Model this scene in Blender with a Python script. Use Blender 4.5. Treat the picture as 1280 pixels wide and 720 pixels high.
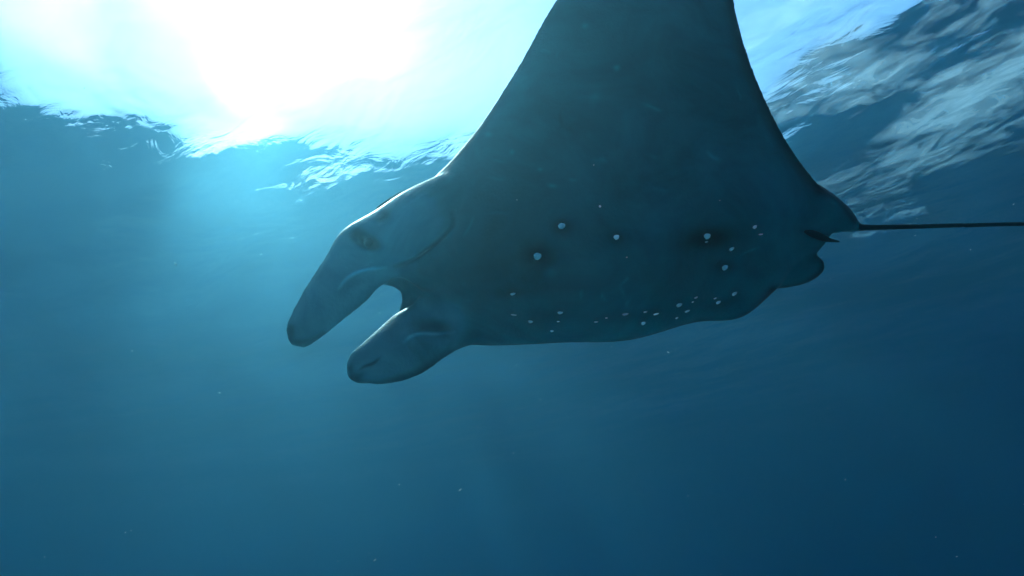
import bpy, math, random
import numpy as np
from mathutils import Vector, Matrix
from mathutils.bvhtree import BVHTree

# ------------------------------------------------------------------ scene, camera, light
S = bpy.context.scene
for o in list(bpy.data.objects):
    bpy.data.objects.remove(o)
C = S.collection
R = math.radians

HFOV = R(80)
PITCH, ROLL = R(29.8), R(-8)
CAM = Vector((0.0, 0.0, -4.6))            # four and a half metres under a surface at z = 0
F = 640 / math.tan(HFOV / 2)

fwd = Vector((0, math.cos(PITCH), math.sin(PITCH)))
rt0 = Vector((1, 0, 0)); up0 = rt0.cross(fwd)
rt = rt0 * math.cos(ROLL) + up0 * math.sin(ROLL)
up = up0 * math.cos(ROLL) - rt0 * math.sin(ROLL)

def P(px, py, d):
    """world point for a photo pixel at a depth of d metres"""
    return CAM + rt * ((px - 640) / F * d) + up * ((360 - py) / F * d) + fwd * d

cam = bpy.data.cameras.new("camera")
cam.sensor_fit = 'HORIZONTAL'; cam.angle = HFOV; cam.clip_start = 0.02; cam.clip_end = 2000
cam_o = bpy.data.objects.new("camera", cam); C.objects.link(cam_o)
cam_o.matrix_world = Matrix(((rt.x, up.x, -fwd.x, CAM.x), (rt.y, up.y, -fwd.y, CAM.y), (rt.z, up.z, -fwd.z, CAM.z), (0, 0, 0, 1)))
S.camera = cam_o

sun_dir = (P(305, 15, 1.0) - CAM).normalized()          # where the glare stands
SUN_EL = math.asin(sun_dir.z); SUN_AZ = math.atan2(sun_dir.x, sun_dir.y)

W = bpy.data.worlds.new("World"); S.world = W; W.use_nodes = True
wn = W.node_tree.nodes; wl = W.node_tree.links
sky = wn.new('ShaderNodeTexSky'); sky.sky_type = 'NISHITA'; sky.sun_disc = False
sky.sun_elevation = SUN_EL; sky.sun_rotation = SUN_AZ
wl.new(sky.outputs[0], wn['Background'].inputs[0]); wn['Background'].inputs[1].default_value = 0.15

sun = bpy.data.lights.new("sun", 'SUN'); sun.energy = 5.0; sun.angle = R(0.5); sun.color = (1.0, 0.94, 0.84)
sun_o = bpy.data.objects.new("sun", sun); C.objects.link(sun_o)
sun_o.location = (0, 0, 30)
sun_o.rotation_euler = sun_dir.to_track_quat('Z', 'Y').to_euler()

S.view_settings.view_transform = 'Standard'; S.view_settings.look = 'None'
S.view_settings.gamma = 1.0; S.view_settings.use_curve_mapping = False
S.view_settings.exposure = 1.8
S.render.engine = 'CYCLES'
cy = S.cycles
cy.use_denoising = True
try:
    cy.denoiser = 'OPENIMAGEDENOISE'
except Exception:
    pass
cy.max_bounces = 10; cy.volume_bounces = 4; cy.transparent_max_bounces = 12
cy.glossy_bounces = 4; cy.transmission_bounces = 6; cy.diffuse_bounces = 3
cy.sample_clamp_indirect = 6.0
cy.caustics_reflective = True; cy.caustics_refractive = True

rng = np.random.default_rng(7); random.seed(7)

# ------------------------------------------------------------------ helpers
def new_mat(name):
    m = bpy.data.materials.new(name); m.use_nodes = True
    n = m.node_tree.nodes; n.clear()
    out = n.new('ShaderNodeOutputMaterial')
    return m, n, m.node_tree.links, out

def mesh_obj(name, verts, faces, mat=None, parent=None, smooth=True):
    me = bpy.data.meshes.new(name)
    me.from_pydata([tuple(v) for v in verts], [], [tuple(int(i) for i in f) for f in faces])
    if smooth:
        me.polygons.foreach_set('use_smooth', [True] * len(me.polygons))
    me.update()
    o = bpy.data.objects.new(name, me); C.objects.link(o)
    if mat: me.materials.append(mat)
    if parent: o.parent = parent
    return o

def grid_faces(nu, nv, off=0, flip=False):
    i, j = np.meshgrid(np.arange(nu - 1), np.arange(nv - 1), indexing='ij')
    a = (i * nv + j).ravel() + off; b = a + nv; c = b + 1; d = a + 1
    f = np.stack([a, d, c, b] if flip else [a, b, c, d], 1)
    return f

# ------------------------------------------------------------------ the water: surface sheet and the body of water under it
WIN_NZ = dict(s1=0.9, s2=3.6)
def water_material():
    m, n, l, out = new_mat("water_surface")
    geo = n.new('ShaderNodeNewGeometry')
    mp = n.new('ShaderNodeMapping'); mp.vector_type = 'TEXTURE'
    mp.inputs['Rotation'].default_value = (0, 0, R(-28)); mp.inputs['Scale'].default_value = (1.6, 0.8, 1)
    l.new(geo.outputs['Position'], mp.inputs['Vector'])
    def noise(scale, det, dist, src=mp):
        t = n.new('ShaderNodeTexNoise'); t.inputs['Scale'].default_value = scale
        t.inputs['Detail'].default_value = det; t.inputs['Distortion'].default_value = dist
        l.new(src.outputs[0], t.inputs['Vector']); return t
    a = noise(0.9, 3, 0.6); b = noise(3.6, 4, 1.0)
    add = n.new('ShaderNodeMath'); add.operation = 'MULTIPLY_ADD'
    l.new(b.outputs[0], add.inputs[0]); add.inputs[1].default_value = 0.16; l.new(a.outputs[0], add.inputs[2])
    bump = n.new('ShaderNodeBump')
    cd = n.new('ShaderNodeVectorMath'); cd.operation = 'DISTANCE'; cd.inputs[1].default_value = (0, 6, 0)
    l.new(geo.outputs['Position'], cd.inputs[0])
    fade = n.new('ShaderNodeMapRange'); fade.interpolation_type = 'SMOOTHSTEP'
    fade.inputs['From Min'].default_value = 7; fade.inputs['From Max'].default_value = 18
    fade.inputs['To Min'].default_value = 1.0; fade.inputs['To Max'].default_value = 0.03
    l.new(cd.outputs['Value'], fade.inputs['Value']); l.new(fade.outputs[0], bump.inputs['Strength'])
    bump.inputs['Distance'].default_value = 0.043
    l.new(add.outputs[0], bump.inputs['Height'])
    fr = n.new('ShaderNodeFresnel'); fr.inputs['IOR'].default_value = 1.33
    l.new(bump.outputs[0], fr.inputs['Normal'])
    tr = n.new('ShaderNodeBsdfTransparent'); tr.inputs[0].default_value = (0.95, 0.99, 1, 1)
    rf = n.new('ShaderNodeBsdfRefraction'); rf.inputs['Roughness'].default_value = 0.42
    rf.inputs['IOR'].default_value = 1.33; rf.inputs['Color'].default_value = (0.95, 0.99, 1, 1)
    l.new(bump.outputs[0], rf.inputs['Normal'])
    tm = n.new('ShaderNodeMixShader'); 
    sc_ = n.new('ShaderNodeTexNoise'); sc_.inputs['Scale'].default_value = 0.75; sc_.inputs['Detail'].default_value = 1.5
    l.new(geo.outputs['Position'], sc_.inputs['Vector'])
    sr = n.new('ShaderNodeMapRange'); sr.interpolation_type = 'SMOOTHSTEP'
    sr.inputs['From Min'].default_value = .47; sr.inputs['From Max'].default_value = .62
    sr.inputs['To Min'].default_value = 1.0; sr.inputs['To Max'].default_value = .28
    l.new(sc_.outputs[0], sr.inputs['Value']); l.new(sr.outputs[0], tm.inputs[0])
    l.new(tr.outputs[0], tm.inputs[1]); l.new(rf.outputs[0], tm.inputs[2])
    gl = n.new('ShaderNodeBsdfGlossy'); gl.inputs['Roughness'].default_value = 0.05
    l.new(bump.outputs[0], gl.inputs['Normal'])
    mx = n.new('ShaderNodeMixShader')
    l.new(fr.outputs[0], mx.inputs[0]); l.new(tm.outputs[0], mx.inputs[1]); l.new(gl.outputs[0], mx.inputs[2])
    # veils of fine bubbles and foam left by breaking ripples, drawn out along the wind
    mp2 = n.new('ShaderNodeMapping'); mp2.vector_type = 'TEXTURE'
    mp2.inputs['Rotation'].default_value = (0, 0, R(-32)); mp2.inputs['Scale'].default_value = (0.95, 0.5, 1)
    l.new(geo.outputs['Position'], mp2.inputs['Vector'])
    f1 = noise(2.3, 10, 1.1, mp2); f2 = noise(0.42, 3, 0.6, mp2)
    f1.inputs['Roughness'].default_value = 0.63
    fp = n.new('ShaderNodeMath'); fp.operation = 'MULTIPLY_ADD'; fp.inputs[1].default_value = 1.7
    dst = n.new('ShaderNodeVectorMath'); dst.operation = 'DISTANCE'; dst.inputs[1].default_value = FOAM_AT
    l.new(geo.outputs['Position'], dst.inputs[0])
    near = n.new('ShaderNodeMapRange'); near.interpolation_type = 'SMOOTHSTEP'
    near.inputs['From Min'].default_value = 1.0; near.inputs['From Max'].default_value = 5.2
    near.inputs['To Min'].default_value = 0.22; near.inputs['To Max'].default_value = -0.42
    l.new(dst.outputs['Value'], near.inputs['Value'])
    l.new(f2.outputs[0], fp.inputs[0]); l.new(near.outputs[0], fp.inputs[2])
    fa = n.new('ShaderNodeMath'); fa.operation = 'ADD'
    l.new(f1.outputs[0], fa.inputs[0]); l.new(fp.outputs[0], fa.inputs[1])
    fm = n.new('ShaderNodeMapRange'); fm.inputs['From Min'].default_value = 1.44; fm.inputs['From Max'].default_value = 1.92
    fm.inputs['To Max'].default_value = 0.42
    l.new(fa.outputs[0], fm.inputs['Value'])
    ft = n.new('ShaderNodeBsdfTranslucent'); ft.inputs[0].default_value = (.85, .9, .88, 1)
    fd = n.new('ShaderNodeBsdfDiffuse'); fd.inputs[0].default_value = (.85, .9, .88, 1)
    fx = n.new('ShaderNodeMixShader'); l.new(ft.outputs[0], fx.inputs[1]); l.new(fd.outputs[0], fx.inputs[2])
    m2 = n.new('ShaderNodeMixShader'); l.new(fm.outputs[0], m2.inputs[0])
    l.new(mx.outputs[0], m2.inputs[1]); l.new(fx.outputs[0], m2.inputs[2])
    l.new(m2.outputs[0], out.inputs['Surface'])
    return m

_d = (P(1190, 55, 1.0) - CAM); FOAM_AT = tuple(CAM + _d * (-CAM.z / _d.z))
def build_surface():
    N = 560
    t = np.linspace(-1, 1, N)
    gx = 170 * np.sinh(4.2 * t) / np.sinh(4.2)
    gy = 9 + 170 * np.sinh(4.2 * t) / np.sinh(4.2)
    X, Y = np.meshgrid(gx, gy, indexing='ij')
    Z = np.zeros_like(X)
    near = np.exp(-(X ** 2 + (Y - 9) ** 2) / (2 * 45 ** 2))
    # long swell, then shorter wind waves running roughly the same way
    comps = [(21, 0.161, 50.42, 2.948), (11.5, 0.047, 76.88, 1.225), (6.3, 0.042, 30.0, 5.897), (3.7, 0.034, 98.13, 3.493),
             (2.3, 0.015, 110, 5.0), (1.5, 0.010, 58, 2.6), (1.05, 0.007, 20, 0.3), (0.8, 0.005, 84, 3.7)]
    for lam, amp, ang, ph in comps:
        k = 2 * math.pi / lam
        ca, sa = math.cos(R(ang)), math.sin(R(ang))
        warp = 0.35 * np.sin(0.23 * X / lam * 6 + ph * 3) + 0.35 * np.sin(0.19 * Y / lam * 6 + ph)
        calm = near if lam > 8 else near * (.05 + .95 * np.exp(-((X ** 2 + (Y - 5) ** 2) / 13 ** 2)))
        Z += amp * calm * np.sin(k * (X * ca + Y * sa) + ph + warp)
    V = np.stack([X, Y, Z], -1).reshape(-1, 3)
    o = mesh_obj("water_surface", V, grid_faces(N, N), water_material())
    o['kind'] = 'structure'
    return o
build_surface()

def build_bounce_seabed():  # unseen sand floor, added to bounce sunlight up onto the belly
    m, n, l, out = new_mat("bounce_sand")
    geo = n.new('ShaderNodeNewGeometry'); nz = n.new('ShaderNodeTexNoise'); nz.inputs['Scale'].default_value = .35
    nz.inputs['Detail'].default_value = 8; l.new(geo.outputs['Position'], nz.inputs['Vector'])
    rp = n.new('ShaderNodeValToRGB'); rp.color_ramp.elements[0].position = .3; rp.color_ramp.elements[1].position = .7
    rp.color_ramp.elements[0].color = (.36, .34, .29, 1); rp.color_ramp.elements[1].color = (.50, .47, .41, 1)
    l.new(nz.outputs[0], rp.inputs[0])
    b = n.new('ShaderNodeBsdfPrincipled'); b.inputs['Roughness'].default_value = .95
    l.new(rp.outputs[0], b.inputs['Base Color']); l.new(b.outputs[0], out.inputs['Surface'])
    N = 160; t = np.linspace(-1, 1, N); g = 150 * np.sinh(3 * t) / np.sinh(3)
    X, Y = np.meshgrid(g, g + 9, indexing='ij')
    Z = BOUNCE_SEABED_Z + .25 * np.sin(.31 * X + 1.3 * np.sin(.13 * Y)) * np.sin(.22 * Y + 1) + .03 * np.sin(5.2 * X + 1.7 * np.sin(.9 * Y))
    o = mesh_obj("bounce_seabed", np.stack([X, Y, Z], -1).reshape(-1, 3), grid_faces(N, N), m); o['kind'] = 'structure'
BOUNCE_SEABED_Z = -8.2
build_bounce_seabed()

def build_water_body():
    m, n, l, out = new_mat("sea_water")
    v = n.new('ShaderNodeVolumePrincipled')
    v.inputs['Color'].default_value = (0.016, 0.0425, 0.0525, 1)
    v.inputs['Absorption Color'].default_value = (0.18, 0.50, 0.64, 1)
    v.inputs['Density'].default_value = 0.42
    v.inputs['Anisotropy'].default_value = 0.75
    l.new(v.outputs[0], out.inputs['Volume'])
    x0, x1, y0, y1, z0, z1 = -158, 158, -148, 166, BOUNCE_SEABED_Z - 1.3, -0.75
    vs = [(x, y, z) for x in (x0, x1) for y in (y0, y1) for z in (z0, z1)]
    fs = [(0, 1, 3, 2), (4, 6, 7, 5), (0, 4, 5, 1), (2, 3, 7, 6), (0, 2, 6, 4), (1, 5, 7, 3)]
    o = mesh_obj("haze", vs, fs, m, smooth=False); o['kind'] = 'stuff'
build_water_body()

# ------------------------------------------------------------------ the manta ray
def cr(pts, n):
    """Catmull-Rom resampling of a list of points (any dimension) at n even parameters"""
    p = np.asarray(pts, float); m = len(p)
    q = np.concatenate([[2 * p[0] - p[1]], p, [2 * p[-1] - p[-2]]])
    t = np.linspace(0, m - 1, n); i = np.minimum(t.astype(int), m - 2); f = (t - i)
    f = f.reshape((-1,) + (1,) * (p.ndim - 1))
    a, b, c, d = q[i], q[i + 1], q[i + 2], q[i + 3]
    return 0.5 * (2 * b + (c - a) * f + (2 * a - 5 * b + 4 * c - d) * f ** 2 + (3 * b - a - 3 * c + d) * f ** 3)

RT, UP, FW, CV = (np.array(v) for v in (rt, up, fwd, CAM))
DS = 0.52                                  # a small young ray, close to the lens
def P_arr(a):
    d = a[..., 2:3] * DS
    return CV + RT * ((a[..., 0:1] - 640) / F * d) + UP * ((360 - a[..., 1:2]) / F * d) + FW * d

def to_px(w):
    v = np.asarray(w) - CV
    d = v @ FW
    return np.stack([640 + F * (v @ RT) / d, 360 - F * (v @ UP) / d, d], -1)

def loft(net, nu, nv, thick, prof):
    """closed shell round a curved sheet: net is rows x columns of (px, py, depth)"""
    net = np.asarray(net, float)
    g = cr(net, nu); g = np.swapaxes(cr(np.swapaxes(g, 0, 1), nv), 0, 1)
    w = P_arr(g)
    du = np.gradient(w, axis=0); dv = np.gradient(w, axis=1)
    nrm = np.cross(du, dv); nrm /= np.linalg.norm(nrm, axis=-1, keepdims=True) + 1e-9
    T = cr(DS * np.asarray(thick, float).reshape(-1, 1), nu)[:, 0][:, None]
    v = np.linspace(0, 1, nv)
    h = (T * prof(v)[None, :]) if not callable(T) else T
    h = np.maximum(h, 0.0049)[..., None]
    h = np.broadcast_to(h, w.shape[:2] + (1,))
    A = w + nrm * h; B = w - nrm * h
    nA = nu * nv
    V = np.concatenate([A.reshape(-1, 3), B.reshape(-1, 3)])
    Fs = [grid_faces(nu, nv), grid_faces(nu, nv, nA, True)]
    ring = [i * nv for i in range(nu)] + [(nu - 1) * nv + j for j in range(1, nv)] + \
           [i * nv + nv - 1 for i in range(nu - 2, -1, -1)] + [j for j in range(nv - 2, 0, -1)]
    r = np.array(ring); r2 = np.roll(r, -1)
    Fs.append(np.stack([r, r + nA, r2 + nA, r2], 1)[:, ::-1])
    return V, np.concatenate(Fs)

def tube(path, radii, n=14, flat=1.0):
    p = P_arr(np.asarray(path, float)); m = len(p)
    t = np.gradient(p, axis=0); t /= np.linalg.norm(t, axis=1, keepdims=True)
    a = np.cross(t, FW); a /= np.linalg.norm(a, axis=1, keepdims=True); b = np.cross(t, a)
    ang = np.linspace(0, 2 * math.pi, n, endpoint=False)
    r = DS * np.asarray(radii)[:, None, None]
    ring = p[:, None] + r * (np.cos(ang)[None, :, None] * a[:, None] + flat * np.sin(ang)[None, :, None] * b[:, None])
    V = np.concatenate([ring.reshape(-1, 3), p[:1], p[-1:]])
    f = []
    for i in range(m - 1):
        for k in range(n):
            k2 = (k + 1) % n
            f.append((i * n + k, i * n + k2, (i + 1) * n + k2, (i + 1) * n + k))
    c0, c1 = m * n, m * n + 1
    for k in range(n):
        k2 = (k + 1) % n
        f.append((c0, c0, k2, k)); f.append((c1, c1, (m - 1) * n + k, (m - 1) * n + k2))
    return V, f

def clean(f):
    out = []
    for q in f:
        u = []
        for i in q:
            if i not in u: u.append(int(i))
        if len(u) > 2: out.append(tuple(u))
    return out

foil = lambda v: 1.55 * np.sqrt(v + 1e-4) * (1 - v) ** 0.8 * 1.05 + 0.02
oval = lambda v: np.sqrt(np.clip(1 - (2 * v - 1) ** 2, 0, 1))

def row(*pts): return list(pts)
# span rows from the raised wing tip down across the body to the far wing tip;
# each row runs from the leading edge to the trailing edge
body_net = [
    row((985, -196, 3.05), (989, -195, 3.05), (993, -195, 3.06), (997, -194, 3.06), (1001, -193, 3.07)),
    row((880, -157, 3.00), (900, -154, 3.00), (920, -151, 3.01), (938, -148, 3.01), (952, -145, 3.02)),
    row((800, -102, 2.94), (830, -99, 2.93), (862, -96, 2.93), (895, -93, 2.94), (918, -90, 2.95)),
    row((742, -48, 2.87), (785, -47, 2.85), (830, -46, 2.85), (875, -46, 2.86), (910, -45, 2.88)),
    row((696, 0, 2.80), (750, 0, 2.76), (805, 0, 2.75), (862, 0, 2.77), (916, 0, 2.81)),
    row((648, 84, 2.73), (716, 80, 2.67), (786, 76, 2.65), (862, 72, 2.68), (934, 70, 2.74)),
    row((602, 156, 2.67), (688, 150, 2.59), (778, 145, 2.56), (870, 142, 2.59), (963, 141, 2.68)),
    row((566, 200, 2.63), (670, 204, 2.53), (772, 200, 2.49), (880, 194, 2.53), (992, 192, 2.64)),
    row((536, 232, 2.60), (650, 250, 2.48), (768, 252, 2.44), (890, 242, 2.48), (1024, 234, 2.60)),
    row((512, 280, 2.57), (632, 300, 2.44), (765, 306, 2.40), (900, 290, 2.44), (1052, 262, 2.58)),
    row((506, 330, 2.55), (628, 346, 2.43), (770, 350, 2.40), (902, 332, 2.45), (1034, 299, 2.58)),
    row((520, 378, 2.56), (640, 384, 2.46), (776, 384, 2.44), (905, 366, 2.49), (1004, 330, 2.60)),
    row((560, 418, 2.60), (664, 408, 2.54), (782, 406, 2.53), (900, 388, 2.56), (968, 352, 2.64)),
    row((584, 424, 2.75), (690, 408, 2.72), (796, 402, 2.72), (895, 386, 2.74), (958, 350, 2.78)),
    row((640, 402, 3.10), (726, 392, 3.08), (812, 386, 3.08), (886, 374, 3.08), (936, 354, 3.08)),
    row((700, 374, 3.70), (760, 370, 3.66), (820, 366, 3.66), (868, 360, 3.66), (902, 352, 3.66)),
    row((760, 342, 4.35), (792, 341, 4.33), (824, 340, 4.33), (850, 338, 4.33), (870, 336, 4.33)),
    row((838, 318, 4.70), (842, 318, 4.70), (846, 318, 4.70), (850, 318, 4.70), (854, 318, 4.70)),
]
body_thick = [.010, .016, .022, .030, .040, .055, .080, .105, .135, .160, .160, .130, .085, .065, .050, .038, .022, .010]
body_net = [[tuple(q) for q in cr(r_, 7)] for r_ in body_net]
for r_i, k in ((12, 1.0), (13, .9), (11, .5)):
    for c_i, dy in ((0, 1), (1, 4), (2, 3), (3, 2), (4, -7), (5, 9)):
        a_ = body_net[r_i][c_i]; body_net[r_i][c_i] = (a_[0], a_[1] + dy * k, a_[2])
shells = [loft(body_net, 150, 70, body_thick, foil)]

# head: a broad flat box between the two lobes, then the lobes themselves
head_net = [
    row((560, 215, 2.60), (575, 245, 2.56), (590, 280, 2.52), (600, 330, 2.50), (600, 380, 2.50)),
    row((508, 240, 2.58), (525, 270, 2.52), (540, 303, 2.49), (545, 340, 2.48), (548, 372, 2.50)),
    row((470, 266, 2.56), (482, 288, 2.50), (494, 310, 2.47), (501, 330, 2.48), (505, 347, 2.50)),
    row((429.0, 290.0, 2.530), (440.3, 306.1, 2.482), (452.5, 323.5, 2.455), (464.7, 340.9, 2.456), (476.0, 357.0, 2.480)),
    row((408.0, 322.0, 2.500), (419.8, 335.2, 2.454), (432.5, 349.5, 2.430), (445.2, 363.8, 2.433), (457.0, 377.0, 2.460)),
    row((385.0, 357.0, 2.460), (397.5, 365.6, 2.420), (411.0, 375.0, 2.400), (424.5, 384.4, 2.404), (437.0, 393.0, 2.430)),
    row((368.0, 388.0, 2.420), (379.0, 393.8, 2.386), (391.0, 400.0, 2.370), (403.0, 406.2, 2.376), (414.0, 412.0, 2.400)),
    row((360.0, 406.0, 2.400), (369.8, 409.8, 2.377), (380.5, 414.0, 2.365), (391.2, 418.2, 2.367), (401.0, 422.0, 2.380)),
    row((360.0, 419.0, 2.390), (367.7, 421.3, 2.374), (376.0, 423.8, 2.365), (384.3, 426.2, 2.364), (392.0, 428.5, 2.370)),
    row((363, 426, 2.385), (368, 428, 2.37), (374, 429.5, 2.36), (380, 430.5, 2.36), (387, 430.5, 2.37)),
    row((368.5, 431, 2.38), (371, 432, 2.37), (374, 433, 2.36), (377, 433.3, 2.36), (380, 433.3, 2.37)),
]
shells.append(loft(head_net, 70, 34, [.10, .10, .085, .058, .034, .025, .021, .019, .017, .015, .010], oval))
low_net = [
    row((548, 352, 2.52), (565, 366, 2.50), (585, 385, 2.50), (600, 405, 2.53), (605, 425, 2.60)),
    row((519, 380, 2.50), (530, 388, 2.47), (548, 402, 2.46), (565, 418, 2.48), (576, 434, 2.54)),
    row((494, 394, 2.47), (510, 406, 2.43), (526, 420, 2.42), (542, 434, 2.44), (554, 447, 2.49)),
    row((473, 412, 2.43), (487, 422, 2.39), (501, 435, 2.38), (515, 450, 2.39), (528, 466, 2.43)),
    row((453, 430, 2.39), (463, 438, 2.36), (475, 449, 2.35), (487, 463, 2.36), (498, 477, 2.39)),
    row((440, 442, 2.37), (448, 450, 2.34), (456, 459, 2.33), (466, 470, 2.34), (476, 480, 2.36)),
    row((435, 456, 2.36), (439, 462, 2.34), (446, 468, 2.33), (453, 474, 2.33), (460, 478, 2.35)),
    row((436, 470, 2.35), (439, 474, 2.34), (443, 477, 2.33), (448, 479, 2.33), (455, 480, 2.34)),
]
shells.append(loft(low_net, 60, 34, [.06, .048, .036, .029, .024, .020, .016, .011], oval))
# jaw rim between the lobes
shells.append(tube([(474, 346, 2.55), (496, 348.5, 2.55), (511, 359, 2.55), (514, 377, 2.55), (508, 393, 2.53)], [.03, .036, .038, .038, .034], 12))
# pelvic fins and the root of the tail
pelvic = [
    row((930, 316, 2.55), (932, 332, 2.54), (936, 348, 2.55), (940, 362, 2.60)),
    row((985, 314, 2.56), (986, 330, 2.55), (986, 346, 2.57), (985, 358, 2.62)),
    row((1014, 318, 2.58), (1014, 330, 2.57), (1012, 342, 2.58), (1009, 352, 2.62)),
    row((1023, 322, 2.59), (1025, 330, 2.58), (1024, 338, 2.59), (1020, 345, 2.62)),
    row((1026, 327, 2.60), (1028, 331, 2.59), (1028, 334, 2.60), (1026, 338, 2.62)),
]
shells.append(loft(pelvic, 40, 20, [.03, .028, .022, .016, .010], oval))
upper_pelvic = [
    row((960, 215, 2.62), (960, 240, 2.55), (960, 265, 2.53), (960, 292, 2.53)),
    row((1010, 226, 2.64), (1010, 246, 2.57), (1008, 268, 2.55), (1005, 292, 2.55)),
    row((1042, 245, 2.64), (1042, 258, 2.59), (1040, 274, 2.57), (1036, 292, 2.58)),
    row((1060, 262, 2.66), (1060, 270, 2.62), (1058, 280, 2.59), (1055, 290, 2.60)),
    row((1071, 281, 2.66), (1072, 283, 2.64), (1072, 286, 2.64), (1070, 289, 2.64)),
]
shells.append(loft(upper_pelvic, 50, 24, [.030, .030, .026, .022, .014], oval))
tp = cr([(1010, 278, 2.60), (1060, 284, 2.62), (1075, 284.5, 2.63), (1130, 283.5, 2.66), (1210, 281.5, 2.70), (1300, 280, 2.75), (1420, 282, 2.82), (1560, 288, 2.92)], 60)
tr_ = cr(np.array([.028, .021, .0160, .0125, .0116, .0112, .0105, .0095]).reshape(-1, 1), 60)[:, 0]
shells.append(tube(tp, tr_, 12))

def fuse(name, shells, voxel, it):
    Vs, Fs, off = [], [], 0
    for V, f in shells:
        Vs.append(V); Fs += [tuple(i + off for i in q) for q in clean(f)]; off += len(V)
    me = bpy.data.meshes.new(name); me.from_pydata(np.concatenate(Vs).tolist(), [], Fs)
    o = bpy.data.objects.new(name, me); C.objects.link(o)
    md = o.modifiers.new('a', 'REMESH'); md.mode = 'VOXEL'; md.voxel_size = voxel; md.use_smooth_shade = True
    sm = o.modifiers.new('b', 'SMOOTH'); sm.factor = 0.5; sm.iterations = it
    dg = bpy.context.evaluated_depsgraph_get()
    m2 = bpy.data.meshes.new_from_object(o.evaluated_get(dg)); m2.name = name
    o.modifiers.clear(); o.data = m2; bpy.data.meshes.remove(me)
    return o

body = fuse('body', shells, 0.0038, 8)
print('BODY verts', len(body.data.vertices))

def skin_material():
    m, n, l, out = new_mat("manta_skin")
    at = n.new('ShaderNodeAttribute'); at.attribute_name = 'pigment_shade'
    tc = n.new('ShaderNodeTexCoord')
    nz = n.new('ShaderNodeTexNoise'); nz.inputs['Scale'].default_value = 4.5; nz.inputs['Detail'].default_value = 9; nz.inputs['Roughness'].default_value = .62; nz.inputs['Distortion'].default_value = .7
    l.new(tc.outputs['Object'], nz.inputs['Vector'])
    mr = n.new('ShaderNodeMapRange'); mr.inputs['From Min'].default_value = .3; mr.inputs['From Max'].default_value = .7
    mr.inputs['To Min'].default_value = .55; mr.inputs['To Max'].default_value = 1.5
    l.new(nz.outputs[0], mr.inputs['Value'])
    mul = n.new('ShaderNodeVectorMath'); mul.operation = 'SCALE'
    l.new(at.outputs['Color'], mul.inputs[0]); l.new(mr.outputs[0], mul.inputs['Scale'])
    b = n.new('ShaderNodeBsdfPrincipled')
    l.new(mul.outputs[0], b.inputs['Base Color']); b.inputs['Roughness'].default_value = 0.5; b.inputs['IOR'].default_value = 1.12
    n2 = n.new('ShaderNodeTexNoise'); n2.inputs['Scale'].default_value = 140; n2.inputs['Detail'].default_value = 3
    l.new(tc.outputs['Object'], n2.inputs['Vector'])
    bp = n.new('ShaderNodeBump'); bp.inputs['Strength'].default_value = .25; bp.inputs['Distance'].default_value = .004
    l.new(n2.outputs[0], bp.inputs['Height']); l.new(bp.outputs[0], b.inputs['Normal'])
    l.new(b.outputs[0], out.inputs['Surface'])
    return m
SKIN = skin_material()

def seg_dist(p, line):
    """distance in photo pixels from points p (n,2) to a polyline, and the parameter along it"""
    L = np.asarray(line, float); best = np.full(len(p), 1e9); par = np.zeros(len(p))
    for k in range(len(L) - 1):
        a, b = L[k], L[k + 1]; d = b - a
        t = np.clip(((p - a) @ d) / (d @ d), 0, 1)
        q = np.linalg.norm(p - (a + t[:, None] * d), axis=1)
        w = q < best; best[w] = q[w]; par[w] = (k + t[w]) / (len(L) - 1)
    return best, par

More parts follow.
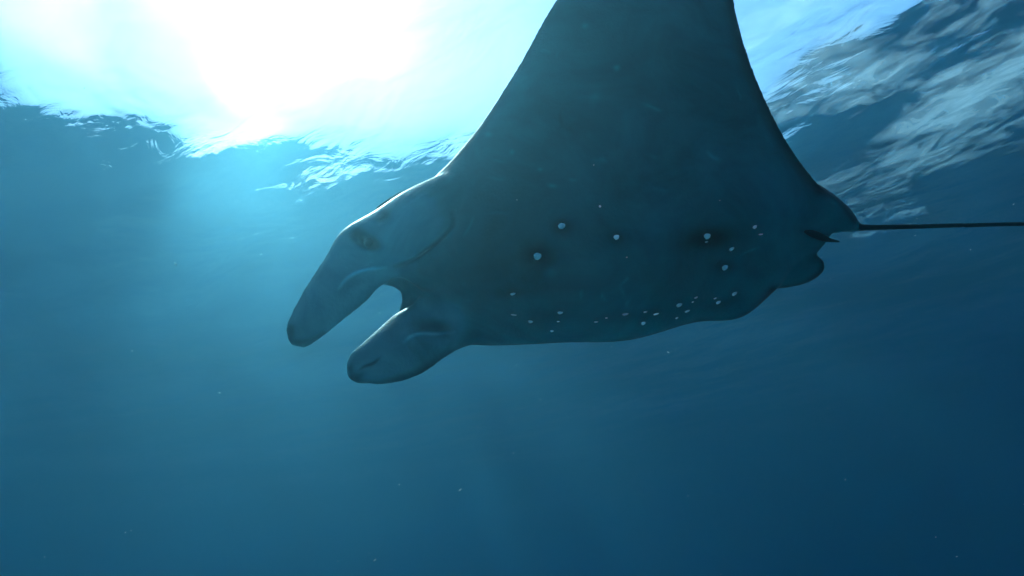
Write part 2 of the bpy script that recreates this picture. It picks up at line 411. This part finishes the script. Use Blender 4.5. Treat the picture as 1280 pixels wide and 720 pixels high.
def shape_and_paint(o):
    me = o.data; n = len(me.vertices)
    co = np.zeros(n * 3); me.vertices.foreach_get('co', co); co = co.reshape(-1, 3)
    nr = np.zeros(n * 3); me.vertices.foreach_get('normal', nr); nr = nr.reshape(-1, 3)
    px = to_px(co); xy = px[:, :2]
    view = co - CV; view /= np.linalg.norm(view, axis=1, keepdims=True)
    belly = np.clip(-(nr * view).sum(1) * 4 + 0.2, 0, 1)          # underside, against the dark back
    belly[px[:, 2] > 2.95] *= 1.0
    disp = np.zeros(n)
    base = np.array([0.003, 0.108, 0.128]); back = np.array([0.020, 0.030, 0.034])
    alb = np.ones((n, 1)) * base
    # paler throat and lobes
    dh, _ = seg_dist(xy, [(380, 410), (440, 340), (520, 285)])
    dl, _ = seg_dist(xy, [(450, 465), (520, 420), (545, 405)])
    pale = np.maximum(np.exp(-(dh / 45) ** 4), np.exp(-(dl / 38) ** 4))[:, None]
    alb = alb * (1 - pale) + np.array([0.10, 0.30, 0.35]) * pale
    def groove(line, w, depth, tone, ends=True):
        nonlocal alb, disp
        L = cr(np.array(line, float), 24)
        lo, hi = L.min(0) - 3 * w, L.max(0) + 3 * w
        m = np.nonzero(((xy > lo) & (xy < hi)).all(1))[0]
        if not len(m): return
        d, t = seg_dist(xy[m], L)
        g = np.exp(-(d / w) ** 2) * (np.sin(np.pi * np.clip(t, .03, .97)) ** .5 if ends else 1) * belly[m]
        disp[m] -= g * depth
        alb[m] = alb[m] * (1 - g[:, None]) + alb[m] * g[:, None] * tone
    def blot(x, y, rx, ry, tone, ang=0, pw=2):
        nonlocal alb
        c, s = math.cos(R(ang)), math.sin(R(ang))
        dx, dy = xy[:, 0] - x, xy[:, 1] - y
        g = np.exp(-(((dx * c + dy * s) / rx) ** 2 + ((-dx * s + dy * c) / ry) ** 2) ** (pw / 2)) * belly
        alb = alb * (1 - g[:, None] * (1 - tone))
    # throat fold, lobe folds and ridges, with their shade and light painted into the colour
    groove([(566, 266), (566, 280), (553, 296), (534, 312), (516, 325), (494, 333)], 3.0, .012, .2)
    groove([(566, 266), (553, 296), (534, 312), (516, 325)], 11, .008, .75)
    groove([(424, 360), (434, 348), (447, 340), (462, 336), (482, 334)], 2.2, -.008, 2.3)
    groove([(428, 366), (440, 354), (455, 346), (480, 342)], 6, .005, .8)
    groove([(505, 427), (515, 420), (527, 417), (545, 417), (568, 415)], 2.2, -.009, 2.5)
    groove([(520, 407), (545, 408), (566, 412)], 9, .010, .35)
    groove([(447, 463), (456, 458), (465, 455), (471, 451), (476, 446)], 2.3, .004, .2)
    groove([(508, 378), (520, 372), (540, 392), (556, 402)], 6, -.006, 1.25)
    groove([(430, 403), (450, 387), (470, 371), (490, 358)], 9, 0, .6, False)  # shade along the upper lobe's lower edge, painted as colour
    # dark fin margins, then shading of the lobe rims painted into the colour
    groove([(560, 205), (600, 158), (648, 84), (696, 0), (740, -60)], 5, 0, .3, False)
    groove([(915, -60), (916, 0), (932, 68), (962, 141), (990, 192), (1024, 235)], 11, 0, .12, False)
    groove([(1024, 235), (1050, 252), (1068, 276)], 5, 0, .35, False)
    groove([(966, 363), (1000, 357), (1024, 344), (1030, 328)], 5, 0, .3, False)
    groove([(880, 410), (915, 406), (945, 388), (966, 363)], 6, 0, .35, False)
    groove([(364, 410), (366, 426), (384, 428), (404, 418)], 6, 0, .45, False)
    groove([(437, 460), (446, 477), (480, 478), (530, 464), (562, 442)], 6, 0, .4, False)
    alb[xy[:, 0] > 1074] = (.006, .008, .009)
    # scuffs and pale smudges
    blot(771, 85, 4, 3.5, 2.2); blot(743, 122, 7, 12, 1.35, 25); blot(690, 232, 6, 2.5, 2.0, 10); blot(675, 212, 3, 2, 1.8); blot(688, 340, 7, 6, 1.6)
    blot(610, 168, 5, 3, 1.6); blot(640, 190, 3, 3, 1.7); blot(731, 32, 4, 3, 1.8); blot(752, 200, 8, 4, 1.4); blot(560, 225, 9, 5, 1.3, -40)
    for _ in range(24):
        x, y = random.uniform(560, 980), random.uniform(10, 400); a = random.uniform(0, 180); q = random.uniform(4, 14)
        cx, cy_ = q * math.cos(R(a)), q * math.sin(R(a))
        groove([(x - cx, y - cy_), (x + random.uniform(-3, 3), y + random.uniform(-3, 3)), (x + cx, y + cy_)], random.uniform(1.2, 2.4), .0015, random.choice((.7, 1.3, 1.45, 1.6)))
    # dark marks
    blot(459, 302, 20, 11, .02, 25, 4); blot(446, 291, 11, 8, .15, -20); blot(478, 270, 12, 7, .12, -35)
    blot(672, 321, 27, 20, .05); blot(702, 283, 16, 12, .3); blot(886, 298, 36, 15, .04, -8); blot(1026, 296, 20, 5, .1, 18)
    blot(771, 297, 12, 9, .55); blot(907, 334, 17, 9, .5); blot(640, 366, 24, 8, .55)
    blot(645, 350, 40, 22, .72); blot(900, 380, 26, 7, .6, -15); blot(800, 395, 46, 9, .65, -6); blot(690, 395, 34, 10, .7)
    blot(448, 470, 12, 6, .5, -20)
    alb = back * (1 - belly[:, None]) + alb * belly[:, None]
    co += nr * disp[:, None] * DS
    me.vertices.foreach_set('co', co.ravel())
    ca = me.color_attributes.new('pigment_shade', 'FLOAT_COLOR', 'POINT')
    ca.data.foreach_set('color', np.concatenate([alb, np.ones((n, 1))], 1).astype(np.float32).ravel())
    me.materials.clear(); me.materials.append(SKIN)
    me.update()
shape_and_paint(body)

root_at = P(780, 320, 2.55 * DS)
manta = bpy.data.objects.new('manta_ray', None); C.objects.link(manta); manta.location = root_at
manta['label'] = "dark manta ray seen from below with one wing raised and white spots on its belly"
manta['category'] = "manta ray"

def adopt(o, par, origin=None):
    """move the mesh origin to a point and parent it there without moving the shape"""
    origin = Vector(origin if origin is not None else root_at)
    o.data.transform(Matrix.Translation(-origin)); 
    o.parent = par
    o.location = origin - (root_at if par is not None else Vector())
bvh = BVHTree.FromPolygons([v.co.copy() for v in body.data.vertices], [tuple(p.vertices) for p in body.data.polygons])
adopt(body, manta)

def simple_mat(name, col, rough=.5, nscale=60, var=.25):
    m, n, l, out = new_mat(name)
    tc = n.new('ShaderNodeTexCoord'); nz = n.new('ShaderNodeTexNoise'); nz.inputs['Scale'].default_value = nscale
    l.new(tc.outputs['Object'], nz.inputs['Vector'])
    mr = n.new('ShaderNodeMapRange'); mr.inputs['To Min'].default_value = 1 - var; mr.inputs['To Max'].default_value = 1 + var * .3
    l.new(nz.outputs[0], mr.inputs['Value'])
    sc = n.new('ShaderNodeVectorMath'); sc.operation = 'SCALE'; sc.inputs[0].default_value = col
    l.new(mr.outputs[0], sc.inputs['Scale'])
    b = n.new('ShaderNodeBsdfPrincipled'); b.inputs['Roughness'].default_value = rough; b.inputs['IOR'].default_value = 1.12
    l.new(sc.outputs[0], b.inputs['Base Color']); l.new(b.outputs[0], out.inputs['Surface'])
    return m
WHITE = simple_mat("white_mark", (.93, .93, .93), .5, 20, .05)
BLACK = simple_mat("black_skin", (.008, .009, .010), .8)
EYE = simple_mat("eye", (.006, .006, .008), .6)

def hit(px, py):
    d = (P(px, py, 1) - CAM).normalized()
    return bvh.ray_cast(CAM, d)[:2]

# one raised lens, shared by every spot
def lens_mesh():
    v, f = [(0, 0, 1)], []
    n = 14
    for r, z in ((.55, .86), (.88, .48), (1.0, -.4)):
        for k in range(n):
            a = 2 * math.pi * k / n; w = 1 + .07 * math.sin(3 * a + 1) + .04 * math.sin(5 * a)
            v.append((r * w * math.cos(a), r * w * math.sin(a), z))
    for k in range(n): f.append((0, 1 + k, 1 + (k + 1) % n))
    for q in range(2):
        for k in range(n):
            a = 1 + q * n + k; b = 1 + q * n + (k + 1) % n
            f.append((a, a + n, b + n, b))
    me = bpy.data.meshes.new('white_spot'); me.from_pydata(v, [], f); me.update()
    me.polygons.foreach_set('use_smooth', [True] * len(me.polygons)); me.materials.append(WHITE)
    return me
LENS = lens_mesh()
# photo position, half length and half width in pixels, slant
SPOTS = [(671.8, 320.3, 4.7, 4.2, -5), (702, 282.6, 4.4, 3.4, -20), (770.5, 296.5, 3.5, 2.8, -25), (884, 295.3, 4.4, 2.9, -20),
         (883, 302.5, 2.2, .8, -15), (914.5, 311.3, 4.0, 1.5, -25), (906, 334.5, 4.2, 2.4, -18), (943.5, 283.8, 3.3, 1.5, -32),
         (641, 367.5, 3.3, 1.5, -18), (700, 391, 3.3, 1.6, -6), (663, 402, 3.0, 1.6, 0), (690, 413.8, 2.1, 1.1, -10),
         (781.5, 392.8, 3.8, 1.2, -8), (804, 404, 2.7, 1.7, -18), (806.5, 390, 2.3, .9, -8), (820, 392.6, 3.6, .9, -10),
         (849, 381.3, 3.8, 1.9, -16), (859, 389, 3.4, 1.0, -18), (846, 397.5, 1.9, .9, -20), (897.8, 378, 3.1, 1.5, -16),
         (918, 367.2, 3.7, 1.5, -18), (870, 372, 2.4, .9, -18), (894, 373, 2.2, .7, -10), (866, 377.5, 1.6, .7, -15),
         (951, 293, 3.2, .7, -5), (642, 393.6, 3.6, .7, 0), (745, 402.4, 2.6, .7, -5), (758, 397.5, 1.5, .6, 0),
         (750, 258, 1.4, 1.4, 0), (698, 402, 1.9, .6, 0)]
for px, py, a, b, ang in SPOTS:
    a, b = a * 1.1, b * 1.12
    co, nn = hit(px, py)
    if co is None: continue
    dep = (co - CAM).dot(fwd)
    # the long axis lies along the given slant in the skin's own plane
    ca, sa = math.cos(R(ang)), math.sin(R(ang))
    X = (rt * ca - up * sa); X = (X - nn * X.dot(nn)).normalized(); Y = nn.cross(X)
    fs = max(.35, abs(nn.dot((CAM - co).normalized())))
    k = dep / F
    o = bpy.data.objects.new('white_spot', LENS); C.objects.link(o); o.parent = body
    M = Matrix((X, Y, nn)).transposed().to_4x4()
    M = Matrix.Translation(co - root_at) @ M @ Matrix.Diagonal((a * k, b * k / fs, min(.6 * b * k, .008), 1))
    o.matrix_local = M

# eye on the side of the head, fin-like ridge on the far side, dark clasper by the tail
def uv_ball(name, c, r, sq, mat, par):
    v, f = [], []; nu, nv = 18, 12
    for i in range(nv + 1):
        th = math.pi * i / nv
        for j in range(nu):
            ph = 2 * math.pi * j / nu
            v.append((r * math.sin(th) * math.cos(ph), r * math.sin(th) * math.sin(ph), r * sq * math.cos(th)))
    for i in range(nv):
        for j in range(nu):
            f.append((i * nu + j, (i + 1) * nu + j, (i + 1) * nu + (j + 1) % nu, i * nu + (j + 1) % nu))
    o = mesh_obj(name, v, clean(f), mat); o.parent = par
    return o
co, nn = hit(461, 303)
e = uv_ball('eye', None, .010, .22, EYE, manta)
e.matrix_local = Matrix.Translation(co - root_at) @ nn.to_track_quat('Z', 'Y').to_matrix().to_4x4()

def strip(name, path, radii, mat, flat=.5):
    V, f = tube(cr(path, 24), cr(np.array(radii).reshape(-1, 1), 24)[:, 0], 12, flat)
    o = mesh_obj(name, V, clean(f), mat)
    adopt(o, manta); o.location = (0, 0, 0)
    return o
strip('clasper', [(1006, 289, 2.46), (1014, 291.5, 2.44), (1026, 296, 2.45), (1037, 300, 2.49), (1049, 302, 2.54)], [.006, .014, .015, .009, .003], BLACK)
strip('back_ridge', [(466, 272, 2.575), (473, 262.5, 2.59), (486, 253, 2.595), (498, 244.5, 2.595), (513, 237, 2.60)], [.008, .013, .014, .011, .006], BLACK, .6)

# ------------------------------------------------------------------ specks drifting in the water
def build_specks():
    V, Fc = [], []
    for k in range(260):
        d = random.uniform(.8, 5.0); x = random.uniform(-150, 1430); y = random.uniform(-60, 760)
        c = np.array(P(x, y, d)); 
        if c[2] > -1.0: continue
        r = random.uniform(.0005, .0013) * (0.55 + .25 * d); L = r * random.choice((1, 1, 1.5, 3))
        ax = rng.normal(size=3); ax /= np.linalg.norm(ax); bx = np.cross(ax, (0.3, .2, .93)); bx /= np.linalg.norm(bx); cx = np.cross(ax, bx)
        i = len(V)
        V += [c + ax * L, c - ax * L, c + bx * r, c - bx * r, c + cx * r, c - cx * r]
        for s in (0, 1):
            for t, u in ((2, 4), (4, 3), (3, 5), (5, 2)):
                Fc.append((i + s, i + t, i + u) if s == 0 else (i + s, i + u, i + t))
    o = mesh_obj('plankton', V, Fc, simple_mat("plankton", (.7, .72, .7), .6, 30, .4), smooth=True)
    o['kind'] = 'stuff'
build_specks()
